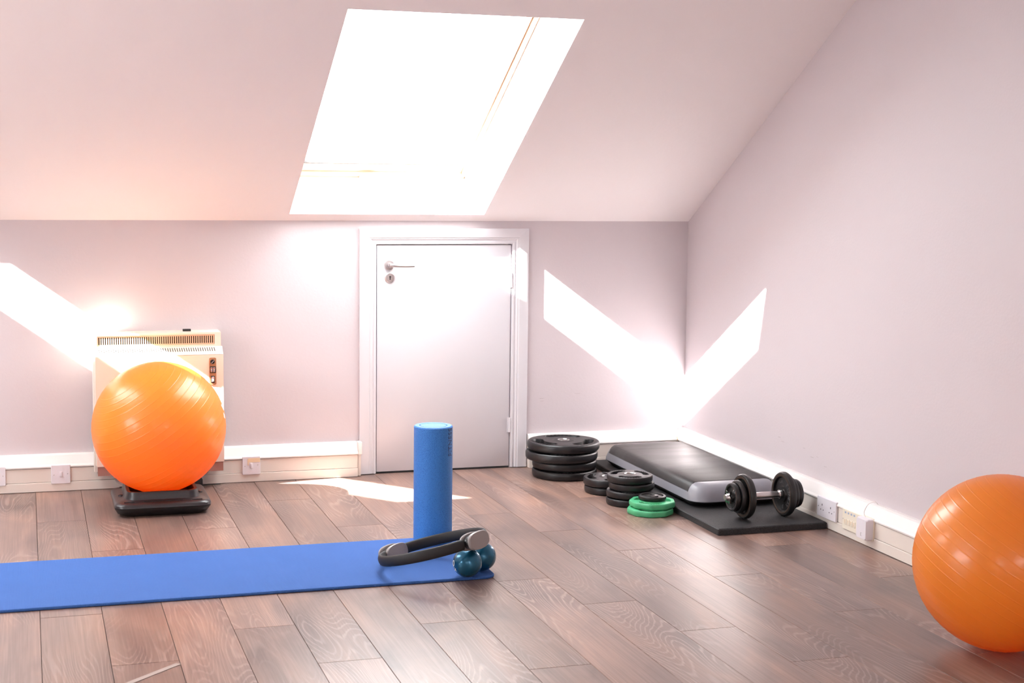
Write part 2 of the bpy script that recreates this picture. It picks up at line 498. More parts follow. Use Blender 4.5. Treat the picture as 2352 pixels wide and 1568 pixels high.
tag(box('wall_rear', (WL-0.1, WR+0.1, WREAR-0.1, WREAR, 0, ZK+0.03), 'wall_paint'), 'mauve pink knee wall behind the camera', 'wall', kind='structure')

# ---- sloping ceilings with deep skylight openings
SKX = [0.0, -2.53]                           # skylight offsets
IN = (1.209, 2.184, 0.065, 1.700)            # opening at room face: x0,x1,s0,s1
OUT = (1.238, 2.156, -0.078, 1.720)          # at the window frame
OFF_F, OFF_T = 0.30, 0.345
RIN = (IN[0], IN[1], 0.065, 0.90)             # shorter skylights added in the rear slope for fill light
ROUT = (OUT[0], OUT[1], -0.078, 0.92)
def slope(name, fn, label, IN, OUT):
    xs = sorted([WL-0.1, WR+0.1] + [IN[0]+d for d in SKX] + [IN[1]+d for d in SKX])
    vs, fs = [], []
    def quad(*p):
        i = len(vs); vs.extend([tuple(q) for q in p]); fs.append((i, i+1, i+2, i+3))
    def sheet(off, X0, X1, S0, S1, sa, sb):
        cur = WL-0.1
        for d in sorted(SKX):
            a, b = X0+d, X1+d
            quad(fn(cur, sa, off), fn(a, sa, off), fn(a, sb, off), fn(cur, sb, off))
            quad(fn(a, sa, off), fn(b, sa, off), fn(b, S0, off), fn(a, S0, off))
            quad(fn(a, S1, off), fn(b, S1, off), fn(b, sb, off), fn(a, sb, off))
            cur = b
        quad(fn(cur, sa, off), fn(WR+0.1, sa, off), fn(WR+0.1, sb, off), fn(cur, sb, off))
    sheet(0, *IN, 0, SMAX)
    sheet(OFF_T, *OUT, -0.45, SMAX+0.4)
    o = ob(name, vs, fs, 'ceiling_paint')
    tag(o, label, 'ceiling', kind='structure')
    for d in SKX:
        vs2, fs2 = [], []
        ci = [(IN[0]+d, IN[2]), (IN[1]+d, IN[2]), (IN[1]+d, IN[3]), (IN[0]+d, IN[3])]
        co = [(OUT[0]+d, OUT[2]), (OUT[1]+d, OUT[2]), (OUT[1]+d, OUT[3]), (OUT[0]+d, OUT[3])]
        for off, cc in ((0, ci), (OFF_F, co), (OFF_T, co)):
            vs2 += [tuple(fn(x, s, off)) for x, s in cc]
        for k in (0, 1):
            for i in range(4):
                j = (i+1) % 4
                fs2.append((k*4+i, k*4+j, k*4+4+j, k*4+4+i))
        ob('skylight_reveal', vs2, fs2, 'reveal_white', o)
slope('ceiling_slope', slope_pt, 'pale pinkish white sloping ceiling around the skylight', IN, OUT)
slope('ceiling_slope_rear', rear_pt, 'pale pinkish white sloping ceiling behind the camera', RIN, ROUT)
tag(box('ceiling', (WL-0.1, WR+0.1, WREAR+CS*SMAX-0.01, WB-CS*SMAX+0.01, ZF, ZF+0.5), 'ceiling_paint'), 'flat strip of ceiling above the room', 'ceiling', kind='structure')

# ---- skylight windows
def frame_bar(fn, x0, x1, s0, s1, o0, o1, name, m, parent, bev=0.004):
    vs = [fn(x, s, o) for o in (o0, o1) for s in (s0, s1) for x in (x0, x1)]
    fs = box_data(0, 1, 0, 1, 0, 1)[1]
    me = pyd(name, vs, fs)
    bm = bmesh.new(); bm.from_mesh(me)
    bmesh.ops.bevel(bm, geom=bm.edges[:], offset=bev, segments=2, affect='EDGES', profile=0.5)
    bm.to_mesh(me); bm.free()
    return link(name, me, m, parent, True, 40)
def skylight(idx, fn, d, label, detailed, OUT=OUT):
    t = thing('window_%d' % idx, label, 'skylight', (0, 0, 0), 0, None, 'structure')
    X0, X1, S0, S1 = OUT[0]+d+0.002, OUT[1]+d-0.002, OUT[2]+0.002, OUT[3]-0.002
    fb, sb_ = 0.019, 0.031
    a, b = OFF_F-0.012, OFF_T+0.005
    frame_bar(fn, X0, X0+fb, S0, S1, a, b, 'frame_jamb', 'pine', t)
    frame_bar(fn, X1-fb, X1, S0, S1, a, b, 'frame_jamb', 'pine', t)
    frame_bar(fn, X0+fb, X1-fb, S0, S0+0.03, a, b, 'frame_sill', 'pine', t)
    frame_bar(fn, X0+fb, X1-fb, S1-fb, S1, a, b, 'frame_head', 'pine', t)
    a, b = OFF_F+0.005, OFF_T
    xi0, xi1, si0, si1 = X0+fb+0.003, X1-fb-0.003, S0+0.033, S1-fb-0.003
    frame_bar(fn, xi0, xi0+sb_, si0, si1, a, b, 'sash_stile', 'pine', t)
    frame_bar(fn, xi1-sb_, xi1, si0, si1, a, b, 'sash_stile', 'pine', t)
    frame_bar(fn, xi0+sb_, xi1-sb_, si0, si0+0.06, a, b, 'sash_rail', 'pine', t)
    frame_bar(fn, xi0+sb_, xi1-sb_, si1-0.05, si1, a, b, 'sash_rail', 'pine', t)
    gx0, gx1, gs0, gs1 = xi0+sb_-0.006, xi1-sb_+0.006, si0+0.054, si1-0.044
    frame_bar(fn, gx0, gx1, gs0, gs1, OFF_F+0.030, OFF_F+0.036, 'pane', 'window_glass', t, 0.0005)
    g = 0.004
    frame_bar(fn, xi0+sb_, xi1-sb_, si0+0.06, si0+0.06+g, OFF_F+0.012, OFF_F+0.0295, 'gasket', 'gasket', t, 0.0005)
    if detailed:
        xm = (X0+X1)/2 - 0.05
        frame_bar(fn, xm-0.045, xm+0.045, S0+0.004, S0+0.05, OFF_F-0.03, OFF_F-0.012, 'latch', 'white_gloss', t, 0.005)
        for s in (0.16, 0.56, 0.96, 1.30):
            frame_bar(fn, xi1-sb_-0.012, xi1-sb_+0.002, s, s+0.02, OFF_F-0.002, OFF_F+0.012, 'clip', 'satin_steel', t, 0.002)
            
    # sky portal in the opening (passes the sky's light on, gives none of its own)
    ld = bpy.data.lights.new('sky_portal', 'AREA'); ld.shape = 'RECTANGLE'; ld.size = gx1-gx0; ld.size_y = gs1-gs0
    ld.cycles.is_portal = True
    lo = bpy.data.objects.new('sky_portal', ld); C.objects.link(lo)
    c = fn((gx0+gx1)/2, (gs0+gs1)/2, OFF_T+0.04)
    ex = Vector((1, 0, 0)); es = (fn(0, 1, 0)-fn(0, 0, 0)).normalized(); en = (fn(0, 0, 1)-fn(0, 0, 0)).normalized()
    if ex.cross(es).dot(en) < 0: ex = -ex
    lo.matrix_world = Matrix(((ex.x, es.x, en.x, c.x), (ex.y, es.y, en.y, c.y), (ex.z, es.z, en.z, c.z), (0, 0, 0, 1)))
    return t
skylight(1, slope_pt, 0.0, 'bright white skylight in a deep reveal above the small door', True)
skylight(2, slope_pt, -2.53, 'skylight in the sloping ceiling outside the view on the left', False)
skylight(3, rear_pt, 0.0, 'skylight added for fill light in the rear slope on the right behind the camera', False, ROUT)  # unseen rear pair, added to raise the fill light
skylight(4, rear_pt, -2.53, 'skylight added for fill light in the rear slope on the left behind the camera', False, ROUT)

# ---- unseen window added in the left gable to bring in fill light
t = thing('window_5', 'white framed window added for fill light in the left gable outside the view', 'window', (WL-0.06, 0, 0), 0, None, 'structure')
fwid = 0.05
for y in (GW[0], (GW[0]+GW[1])/2-fwid/2, GW[1]-fwid):
    box('frame_stile', (-0.03, 0.03, y, y+fwid, GW[2], GW[3]), 'white_gloss', t, 0.004)
for z in (GW[2], GW[3]-fwid):
    for y0, y1 in ((GW[0]+fwid, (GW[0]+GW[1])/2-fwid/2), ((GW[0]+GW[1])/2+fwid/2, GW[1]-fwid)):
        box('frame_rail', (-0.03, 0.03, y0, y1, z, z+fwid), 'white_gloss', t, 0.004)
for y0, y1 in ((GW[0]+fwid, (GW[0]+GW[1])/2-fwid/2), ((GW[0]+GW[1])/2+fwid/2, GW[1]-fwid)):
    box('pane', (-0.003, 0.003, y0-0.005, y1+0.005, GW[2]+fwid-0.005, GW[3]-fwid+0.005), 'window_glass', t)
ld = bpy.data.lights.new('sky_portal', 'AREA'); ld.shape = 'RECTANGLE'; ld.size = GW[1]-GW[0]; ld.size_y = GW[3]-GW[2]
ld.cycles.is_portal = True
lo = bpy.data.objects.new('sky_portal', ld); C.objects.link(lo)
lo.matrix_world = Matrix(((0, 0, -1, WL-0.12), (1, 0, 0, (GW[0]+GW[1])/2), (0, -1, 0, (GW[2]+GW[3])/2), (0, 0, 0, 1)))

# ---- door
dr = thing('door_1', 'small white flush door in the knee wall with lever handle', 'door', (DX0, WB, 0), 0, None, 'structure')
LX0, LX1, LZ0, LZ1 = 0.004, DX1-DX0-0.004, 0.010, DZ-0.004
box('door_leaf', (LX0, LX1, -0.004, 0.036, LZ0, LZ1), 'white_gloss', dr, 0.0015, 2)
mb = MB(); mb.box(-0.001, 0.002, 0.012, 0.06, 0, DZ); mb.box(DX1-DX0-0.002, DX1-DX0+0.001, 0.012, 0.06, 0, DZ)
mb.build('door_lining', 'gasket', dr)
def ring_on_door(x, z, prof, name, m, par):
    o = lathe(name, prof, m, par, 32); o.location = (x, -0.004, z); o.rotation_euler = (PI/2, 0, 0); return o
hx, hz = 1.711-DX0, 1.047
h = ring_on_door(hx, hz, [(0, 0), (0.026, 0), (0.026, 0.004), (0.023, 0.008), (0.017, 0.009), (0.016, 0.006), (0.014, 0.006), (0, 0.006)], 'handle_rose', 'satin_steel', dr)
lv = MB()
lv.add(*tube_data([(hx, -0.008, hz), (hx, -0.050, hz)], 0.0105, 16))
lv.add(*tube_data(bez([(hx, -0.046, hz), (hx+0.012, -0.053, hz), (hx+0.04, -0.054, hz-0.003), (hx+0.118, -0.052, hz-0.004)], 6), [0.0105]*3+[0.009]*6+[0.0075]*9+[0.005], 12))
lv.build('lever_handle', 'satin_steel', dr, True, 50)
kx, kz = 1.715-DX0, 0.984
esc = ring_on_door(kx, kz, [(0, 0), (0.026, 0), (0.026, 0.003), (0.022, 0.007), (0.012, 0.0075), (0, 0.0075)], 'escutcheon', 'satin_steel', dr)
kh = MB()
kh.add([(0.0045*math.cos(2*PI*i/16), 0.0045*math.sin(2*PI*i/16)+0.004, z) for z in (0.006, 0.0082) for i in range(16)],
       [tuple(range(15, -1, -1)), tuple(range(16, 32))]+[(i, (i+1) % 16, 16+(i+1) % 16, 16+i) for i in range(16)])
kh.add([(-0.0016, 0.002, 0.006), (0.0016, 0.002, 0.006), (0.003, -0.010, 0.006), (-0.003, -0.010, 0.006), (-0.0016, 0.002, 0.0082), (0.0016, 0.002, 0.0082), (0.003, -0.010, 0.0082), (-0.003, -0.010, 0.0082)],
       [(0, 1, 2, 3), (4, 5, 6, 7), (0, 1, 5, 4), (1, 2, 6, 5), (2, 3, 7, 6), (3, 0, 4, 7)])
kh.build('keyhole', 'hole_black', esc)
for z in (0.185, 0.93):
    hg = MB()
    hg.add(*tube_data([(LX1+0.001, -0.010, z), (LX1+0.001, -0.010, z+0.075)], 0.0055, 12))
    hg.box(LX1-0.012, LX1+0.010, -0.0065, -0.003, z, z+0.075)
    hg.build('hinge', 'white_gloss', dr, True, 40)
# architrave (mitred, moulded)
tr1 = thing('trim_1', 'white moulded architrave around the small door', 'trim', (0, WB, 0), 0, None, 'structure')
APR = [(0.0, 0.0), (0.0, 0.010), (0.006, 0.012), (0.012, 0.0125), (0.014, 0.009), (0.020, 0.0085), (0.024, 0.012), (0.030, 0.0145), (0.0335, 0.013), (0.037, 0.0175), (0.080, 0.0195), (0.085, 0.018), (0.085, 0.0)]
XI0, XI1, ZI = DX0-0.001, DX1+0.001, DZ+0.0
def arch(name, f0, f1):
    n = len(APR)
    vs = [f0(u, h) for u, h in APR] + [f1(u, h) for u, h in APR]
    fs = [(i, i+1, n+i+1, n+i) for i in range(n-1)] + [tuple(range(n)), tuple(range(n, 2*n))]
    ob(name, vs, fs, 'white_gloss', tr1, True, 25)
arch('jamb_moulding', lambda u, h: (XI0-u, -h, 0.004), lambda u, h: (XI0-u, -h, ZI+u*0.92))
arch('jamb_moulding', lambda u, h: (XI1+u, -h, 0.004), lambda u, h: (XI1+u, -h, ZI+u*0.92-0.0005))
arch('head_moulding', lambda u, h: (XI0-u, -h, ZI+u*0.92), lambda u, h: (XI1+u, -h, ZI+u*0.92))

# ---- skirting trunking
RAIL = [(0, 0.172), (0.018, 0.172), (0.030, 0.167), (0.050, 0.128), (0.058, 0.119), (0.057, 0.113), (0.048, 0.111), (0, 0.111)]
COVER = [(0, 0.1095), (0.0515, 0.1095), (0.0515, 0.046), (0, 0.046)]
BOTT = [(0, 0.044), (0.054, 0.044), (0.055, 0.042), (0.055, 0.002), (0, 0.002)]
def trunk_x(name, x0, x1, label, rails=None, cap_end=False):
    t = thing(name, label, 'trunking', (0, WB-0.001, 0), 0, None, 'structure')
    f = lambda P: [(-a, z) for a, z in P]
    for a, b in (rails or [(x0, x1)]):
        prism('top_rail', f(RAIL), 'x', a, b, 'trunking_white', t)
    xe = x1-0.016 if cap_end else x1
    prism('cover_strip', f(COVER), 'x', x0, xe, 'trunking_cream', t)
    prism('bottom_rail', f(BOTT), 'x', x0, xe, 'trunking_cream', t)
    if cap_end:
        box('end_cap', (x1-0.014, x1+0.006, -0.058, 0, 0.112, 0.173), 'trunking_white', t, 0.003)
        box('end_stop', (x1-0.013, x1+0.002, -0.044, 0, 0.002, 0.111), 'trunking_cream', t, 0.002)
    return t
HX0, HX1 = 0.291, 0.875
trunk_x('baseboard_back', WL, 1.560, 'cream and white skirting trunking left of the small door', [(WL, HX0-0.004), (HX1+0.004, 1.545)], True)
bt = trunk_x('baseboard_corner', 2.440, 3.270, 'white skirting trunking between the small door and the corner')
prism('top_rail', [(-0.058, 0.113), (-0.058, 0.12), (-0.012, 0.172), (-0.008, 0.168), (-0.05, 0.113)], 'x', 3.258, 3.263, 'mdf', bt)
t = thing('baseboard_right', 'cream and white skirting trunking along the right wall', 'trunking', (WR+0.001, 0, 0), 0, None, 'structure')
f = lambda P: [(-a, z) for a, z in P]
prism('top_rail', f(RAIL), 'y', WREAR, WB-0.0015, 'trunking_white', t)
prism('cover_strip', f(COVER), 'y', WREAR, WB-0.06, 'trunking_cream', t)
prism('bottom_rail', f(BOTT), 'y', WREAR, WB-0.06, 'trunking_cream', t)

# ================================================================== THINGS
# ---- exercise balls
def ball_data(R, flat=1.0, seam=0.032, n=96):
    """lathe sphere with raised seam rings at even spacing over the middle"""
    arcs = set()
    lim = R*1.2
    k = 0
    m = int(lim/seam)
    for k in range(-m, m+1):
        for d_ in (-0.004, -0.0022, -0.001, 0.0, 0.001, 0.0022, 0.004, 0.010, 0.016, 0.022):
            arcs.add(round(k*seam+d_, 5))
    top = max(arcs)
    for i in range(1, 15):
        a_ = top + (R*PI/2-top)*i/14
        arcs.add(round(a_, 5)); arcs.add(round(-a_, 5))
    prof = []
    for arc in sorted(arcs):
        a = max(-PI/2, min(PI/2, arc/R))
        q_ = round(arc/seam)
        g = 0.0
        if abs(q_) <= m:
            g = 0.0006*math.exp(-((arc-q_*seam)/0.0010)**2)
        r = R + g
        prof.append((r*math.cos(a) if abs(a) < PI/2-1e-3 else 0, r*math.sin(a)))
    return lathe_data(prof, n)
def exercise_ball(label, loc, R, axis, squash, valve):
    t = thing('exercise_ball', label, 'exercise ball', (loc[0], loc[1], loc[2]-R*squash), 0, 'orange exercise balls')
    vs, fs = ball_data(R)
    q = Vector(axis).normalized().to_track_quat('Z', 'Y').to_matrix()
    vs = [q @ Vector(v) for v in vs]
    vs = [(v.x, v.y, v.z*squash + R*squash) for v in vs]
    ob('ball_skin', vs, fs, 'ball_orange', t, True)
    return t, q
# left ball on the riser
BL = Vector((0.548, 6.925, 0.362)); RL = 0.2925
bl, _ = exercise_ball('glossy orange exercise ball on the black riser before the heater', BL, RL, (-0.55, -0.13, 0.83), 1.0, None)
BRc = Vector((2.962, 4.118, 0.283)); RR = 0.282
br, _ = exercise_ball('large orange exercise ball cut off by the right edge of the picture', BRc, RR, (0.44, -0.28, 0.86), 1.0, None)
# white logo fragment on left ball, facing right
def patch_on_sphere(name, parent, cen_local, R, dirv, pts, m, lift=0.0009):
    d = Vector(dirv).normalized()
    ux = Vector((0, 0, 1)).cross(d).normalized(); uy = d.cross(ux)
    vs = []
    for a, b in pts:
        p = (d + ux*(a/R) + uy*(b/R)).normalized()
        vs.append(p*(R+lift)+cen_local)
    n = len(vs)
    vs2 = vs + [(v-cen_local)*(1-0.0035)+cen_local for v in vs]
    fs = [tuple(range(n)), tuple(range(2*n-1, n-1, -1))]+[(i, (i+1) % n, n+(i+1) % n, n+i) for i in range(n)]
    return ob(name, vs2, fs, m, parent)
lc = Vector((0, 0, RL))
patch_on_sphere('logo_print', bl, lc, RL, (0.955, -0.16, 0.22), [(-0.03, 0.035), (-0.012, 0.04), (0.004, 0.012), (-0.01, 0.008)], 'logo_white')
patch_on_sphere('logo_print', bl, lc, RL, (0.955, -0.19, 0.17), [(-0.022, 0.018), (-0.006, 0.004), (-0.016, -0.012), (-0.032, -0.002)], 'logo_white')
patch_on_sphere('valve_mark', br, Vector((0, 0, RR)), RR, (-0.33, -0.90, 0.20), [(-0.002, 0.010), (0.001, 0.010), (0.006, -0.008), (0.003, -0.008)], 'control_brown', 0.0004)

# ---- black riser block under the ball
rs = thing('step_riser', 'black plastic riser block under the orange exercise ball', 'riser', (0.548, 6.920, 0), 0)
rloft('base_tray', [(0.34, 0.33, 0.05, 0), (0.385, 0.375, 0.05, 0.012), (0.412, 0.402, 0.05, 0.034), (0.416, 0.406, 0.05, 0.042)], 'black_plastic', rs, 8)
rloft('top_shell', [(0.416, 0.406, 0.05, 0.0425), (0.413, 0.403, 0.05, 0.052), (0.40, 0.39, 0.05, 0.060), (0.375, 0.365, 0.045, 0.0635), (0.34, 0.33, 0.06, 0.065), (0.325, 0.315, 0.055, 0.070), (0.315, 0.306, 0.05, 0.085), (0.310, 0.302, 0.045, 0.098), (0.304, 0.297, 0.04, 0.1025), (0.278, 0.274, 0.035, 0.1025), (0.273, 0.269, 0.03, 0.097), (0.268, 0.264, 0.03, 0.046)], 'riser_plastic', rs, 8, cap0=False, cap1=True)
for sx in (-1, 1):
    for sy in (-1, 1):
        box('slot', (sx*0.145-0.022, sx*0.145+0.022, sy*0.172-0.004, sy*0.172+0.004, 0.062, 0.0662), 'hole_black', rs)
    q = lathe('socket_stud', [(0.0, 0.0), (0.013, 0), (0.012, 0.006), (0.006, 0.009), (0, 0.009)], 'riser_plastic', rs, 20); q.location = (sx*0.172, -0.02, 0.0635)
box('grip_recess', (-0.085, 0.085, -0.174, -0.160, 0.0625, 0.0665), 'hole_black', rs, 0.002)

# ---- storage heater
HY = 7.270
ht = thing('storage_heater', 'cream storage heater on the wall behind the orange ball', 'heater', (0, 0, 0))
YB = 7.4395
prism('casing', [(HX0, HY), (HX1, HY), (HX1, YB-0.052), (HX0, YB-0.052)], 'z', 0.128, 0.640, 'heater_cream', ht)
# side return in front of the trunking
prism('plinth_panel', [(HX0+0.004, HY+0.004), (HX1-0.004, HY+0.004), (HX1-0.004, HY+0.10), (HX0+0.004, HY+0.10)], 'z', 0.084, 0.1265, 'heater_plinth', ht)
box('back_plate', (HX0-0.010, HX0+0.02, HY+0.05, YB-0.06, 0.095, 0.655), 'trunking_cream', ht, 0.002)
# sloping shoulder with slots and upper grille
SHZ0, SHZ1, UY = 0.6415, 0.676, 7.312
mb = MB(); mb.add(*prism_data([(HY, SHZ0), (UY, SHZ1), (UY, SHZ1-0.01), (HY+0.02, SHZ0)], 'x', HX0, HX1))
mb.build('shoulder', 'heater_cream', ht)
NS = 50
mb = MB()
for i in range(NS):
    x = 0.312 + i*(0.838-0.312)/(NS-1)
    def sp(k): 
        return (HY+(UY-HY)*k - 0.0006*0.6, SHZ0+(SHZ1-SHZ0)*k + 0.0006)
    (ya, za), (yb, zb) = sp(0.42), sp(0.86)
    sl = 0.0025
    mb.add([(x-0.0016, ya, za), (x+0.0016, ya, za), (x+0.0016-sl, yb, zb), (x-0.0016-sl, yb, zb), (x-0.0016, ya, za-0.003), (x+0.0016, ya, za-0.003), (x+0.0016-sl, yb, zb-0.003), (x-0.0016-sl, yb, zb-0.003)],
           [(0, 1, 2, 3), (4, 5, 6, 7), (0, 1, 5, 4), (1, 2, 6, 5), (2, 3, 7, 6), (3, 0, 4, 7)])
o = mb.build('lower_slots', 'heater_inside', ht); o['kind'] = 'stuff'
# upper housing built as a frame around the grille opening
UZ0, UZ1 = 0.6765, 0.742
GX0, GX1, GZ0, GZ1 = 0.306, 0.836, 0.688, 0.729
mb = MB()
mb.box(HX0+0.004, HX1-0.006, UY, YB, GZ1+0.004, UZ1)
mb.box(HX0+0.004, HX1-0.006, UY, YB, UZ0, GZ0-0.004)
mb.box(HX0+0.004, GX0-0.004, UY, YB, GZ0-0.004, GZ1+0.004)
mb.box(GX1+0.004, HX1-0.006, UY, YB, GZ0-0.004, GZ1+0.004)
mb.box(HX0+0.006, HX1-0.008, UY+0.05, YB-0.001, UZ0+0.002, UZ1-0.002)
mb.build('upper_housing', 'heater_cream', ht)
mb = MB(); mb.box(GX0-0.004, GX1+0.004, UY+0.045, UY+0.049, GZ0-0.004, GZ1+0.004)
mb.build('grille_back', 'heater_inside', ht)
mb = MB()
mb.box(GX0-0.0038, GX1+0.0038, UY+0.0022, UY+0.0075, GZ1-0.003, GZ1+0.0038)
mb.box(GX0-0.0038, GX1+0.0038, UY+0.0022, UY+0.0075, GZ0-0.0038, GZ0+0.003)
NB = 54
for i in range(NB+1):
    x = GX0 + i*(GX1-GX0)/NB
    mb.box(x-0.0026, x+0.0026, UY+0.003, UY+0.006, GZ0+0.001, GZ1-0.001)
o = mb.build('grille', 'heater_trim', ht); o['kind'] = 'stuff'
box('top_tab', (0.698, 0.736, UY+0.06, UY+0.075, UZ1, UZ1+0.011), 'black_plastic', ht, 0.001)
# controls
CX0, CX1 = 0.812, 0.844
cp = rloft('control_strip', [(0.032, 0.128, 0.006, 0), (0.032, 0.128, 0.006, 0.003)], 'control_brown', ht, 4)
cp.rotation_euler = (PI/2, 0, 0); cp.location = ((CX0+CX1)/2-0.003, HY, 0.562)
kn = lathe('dial', [(0, 0), (0.0105, 0), (0.0095, 0.007), (0, 0.007)], 'black_plastic', cp, 24); kn.location = (-0.001, 0.045, 0.003)
o = box('dial_pointer', (-0.001, 0.001, -0.008, 0.008, 0.007, 0.0078), 'satin_steel', kn); o.rotation_euler = (0, 0, -0.75)
sw = box('switch_frame', (-0.0135, 0.0135, -0.008, 0.023, 0.003, 0.0055), 'black_plastic', cp, 0.001)
for sx in (-1, 1):
    box('rocker', (sx*0.006-0.0042, sx*0.006+0.0042, -0.004, 0.019, 0.0055, 0.0075), 'satin_steel', sw, 0.0008)
    box('neon_lamp', (sx*0.006-0.003, sx*0.006+0.003, 0.0125, 0.017, 0.0075, 0.0082), 'red_neon', sw)
sw = box('switch_frame', (-0.0085, 0.0085, -0.055, -0.022, 0.003, 0.0055), 'black_plastic', cp, 0.001)
box('rocker', (-0.0055, 0.0055, -0.049, -0.026, 0.0055, 0.0075), 'switch_plastic', sw, 0.0008)
box('neon_lamp', (-0.003, 0.003, -0.033, -0.029, 0.0075, 0.0082), 'red_neon', sw)

# cables by the heater
c = tube('power_cable', bez([(0.372, 7.352, 0.080), (0.374, 7.350, 0.065), (0.385, 7.345, 0.040), (0.42, 7.33, 0.028), (0.47, 7.32, 0.03), (0.49, 7.33, 0.09)]), 0.0042, 'cable_grey')
tag(c, 'grey cable looping out below the left end of the heater', 'cable')
c = tube('power_cable', bez([(0.776, 7.365, 0.10), (0.800, 7.352, 0.085), (0.806, 7.352, 0.068), (0.795, 7.352, 0.058), (0.775, 7.352, 0.062), (0.75, 7.36, 0.10)]), 0.0036, 'cable_grey')
tag(c, 'short grey cable loop below the right end of the heater', 'cable')
pl = thing('plug_adapter', 'small black plug adapter on the floor beside the riser', 'plug', (0.752, 7.32, 0))
box('body', (-0.022, 0.022, -0.02, 0.02, 0.0005, 0.048), 'black_plastic', pl, 0.004)
for k in range(4): box('rib', (0.0215, 0.025, -0.016+k*0.009, -0.011+k*0.009, 0.008, 0.040), 'black_plastic', pl, 0.0008)
tube('cord', [(0.022, 0.012, 0.006), (0.06, 0.030, 0.005), (0.115, 0.036, 0.004)], 0.0028, 'cable_black', pl)

# ---- switches and sockets
def plate(parent, wd, hg, m='switch_plastic'):
    o = rloft('face_plate', [(wd, hg, 0.003, 0), (wd, hg, 0.003, 0.005), (wd-0.004, hg-0.004, 0.003, 0.0085)], m, parent, 3, 30)
    return o
def screw(parent, x, y, z=0.0085):
    o = lathe('screw', [(0, 0), (0.0028, 0), (0.0026, 0.0008), (0, 0.0008)], 'satin_steel', parent, 14); o.location = (x, y, z)
    s_ = box('screw_slot', (-0.0022, 0.0022, -0.0004, 0.0004, 0.0008, 0.0011), 'socket_dark', o); s_.rotation_euler = (0, 0, 0.6)
def on_back(t, x, z, out=0.0535):
    t.location = (x, WB-out, z); t.rotation_euler = (PI/2, 0, 0)
def on_right(t, y, z, out=0.0525):
    # local x runs towards the camera (-y), local y up, local z into the room (-x)
    t.matrix_world = Matrix(((0, 0, -1, WR-out), (-1, 0, 0, y), (0, 1, 0, z), (0, 0, 0, 1)))
for x, z, lab in ((-0.157, 0.083, 'white switch plate cut off by the left edge of the picture'), (0.131, 0.081, 'white single switch plate on the trunking left of the heater'), (1.018, 0.082, 'white switch plate with a strip of yellowed tape, right of the heater')):
    t = thing('switch_plate', lab, 'switch', group='single switch plates on the back trunking')
    plate(t, 0.087, 0.090)
    screw(t, -0.031, -0.002); screw(t, 0.031, 0.002)
    rk = box('rocker', (-0.006, 0.006, -0.012, 0.013, 0.0083, 0.0125), 'switch_plastic', t, 0.0012)
    if x > 0.5:
        mb = MB(); mb.box(-0.014, 0.042, 0.016, 0.036, 0.0086, 0.0096); mb.box(-0.018, -0.012, 0.002, 0.034, 0.0086, 0.0100)
        mb.build('tape_strip', 'tape_yellowed', t)
    on_back(t, x, z)
    t['label'] = lab
t = thing('wall_socket', 'white double wall socket on the right wall by the dumbbell', 'socket')
plate(t, 0.165, 0.088); on_right(t, 5.785, 0.086)
for sx in (-1, 1):
    screw(t, sx*0.068, 0)
    cx = sx*0.037
    mb = MB(); mb.box(cx-0.0022, cx+0.0022, 0.006, 0.0145, 0.0083, 0.0090); mb.box(cx-0.0135, cx-0.0085, -0.0135, -0.0095, 0.0083, 0.0090); mb.box(cx+0.0085, cx+0.0135, -0.0135, -0.0095, 0.0083, 0.0090)
    mb.build('pin_holes', 'socket_dark', t)
t = thing('data_outlet', 'cream data outlet plate with four ports on the right trunking', 'outlet')
plate(t, 0.146, 0.086, 'cream_plastic'); on_right(t, 5.575, 0.076)
screw(t, -0.066, 0); screw(t, 0.066, 0)
for k in range(4):
    x = -0.045+k*0.024
    fr = box('port', (x-0.009, x+0.009, -0.022, 0.004, 0.0083, 0.0105), 'cream_plastic', t, 0.001)
    mb = MB(); mb.box(x-0.0055, x-0.003, -0.018, 0.000, 0.0103, 0.0109); mb.box(x-0.0055, x+0.0045, -0.004, -0.001, 0.0103, 0.0109); mb.box(x-0.0055, x+0.002, -0.0105, -0.0085, 0.0103, 0.0109)
    mb.build('port_opening', 'tape_yellowed', fr)
    box('label_print', (x-0.008, x+0.004, 0.026, 0.034, 0.0083, 0.0092), 'print_blue', t)
t = thing('junction_box', 'white phone junction box with a thin cable, beside the data outlet', 'junction box')
rloft('cover', [(0.082, 0.088, 0.008, 0.0), (0.082, 0.088, 0.008, 0.030), (0.074, 0.080, 0.010, 0.038)], 'switch_plastic', t, 5)
on_right(t, 5.445, 0.078)
rloft('base', [(0.086, 0.092, 0.004, -0.001), (0.086, 0.092, 0.004, 0.006)], 'cream_plastic', t, 4)
for x, y in ((-0.032, -0.030), (0.030, -0.034)):
    o = lathe('screw', [(0, 0), (0.0022, 0), (0.002, 0.0006), (0, 0.0006)], 'satin_steel', t, 12); o.location = (x, y, 0.0365)
mb = MB(); mb.box(-0.003, 0.001, -0.030, -0.016, 0.0378, 0.0384); mb.box(-0.003, 0.006, -0.018, -0.016, 0.0378, 0.0384); mb.box(-0.003, 0.006, -0.030, -0.028, 0.0378, 0.0384)
mb.build('emblem', 'print_grey', t)
tube('cable', bez([(-0.008, 0.044, 0.015), (-0.016, 0.066, 0.016), (-0.020, 0.095, -0.005), (0.0, 0.108, -0.022), (0.012, 0.098, -0.030)], 8), 0.0016, 'cable_white', t, 8)

# ---- yoga mat
ym = thing('yoga_mat', 'long blue yoga mat lying across the floor', 'yoga mat', (0.725, 5.6915, 0))
MT = 0.011
vs, fs = loft_data([rring(1.850, 0.660, 0.045, z_, 8) if i_ else rring(1.846, 0.656, 0.045, z_, 8) for i_, z_ in ((0, 0.0006), (1, 0.003), (1, 0.0085))]+[rring(1.846, 0.656, 0.044, MT, 8)])
ob('mat_sheet', vs, fs, 'mat_blue', ym, True, 35)

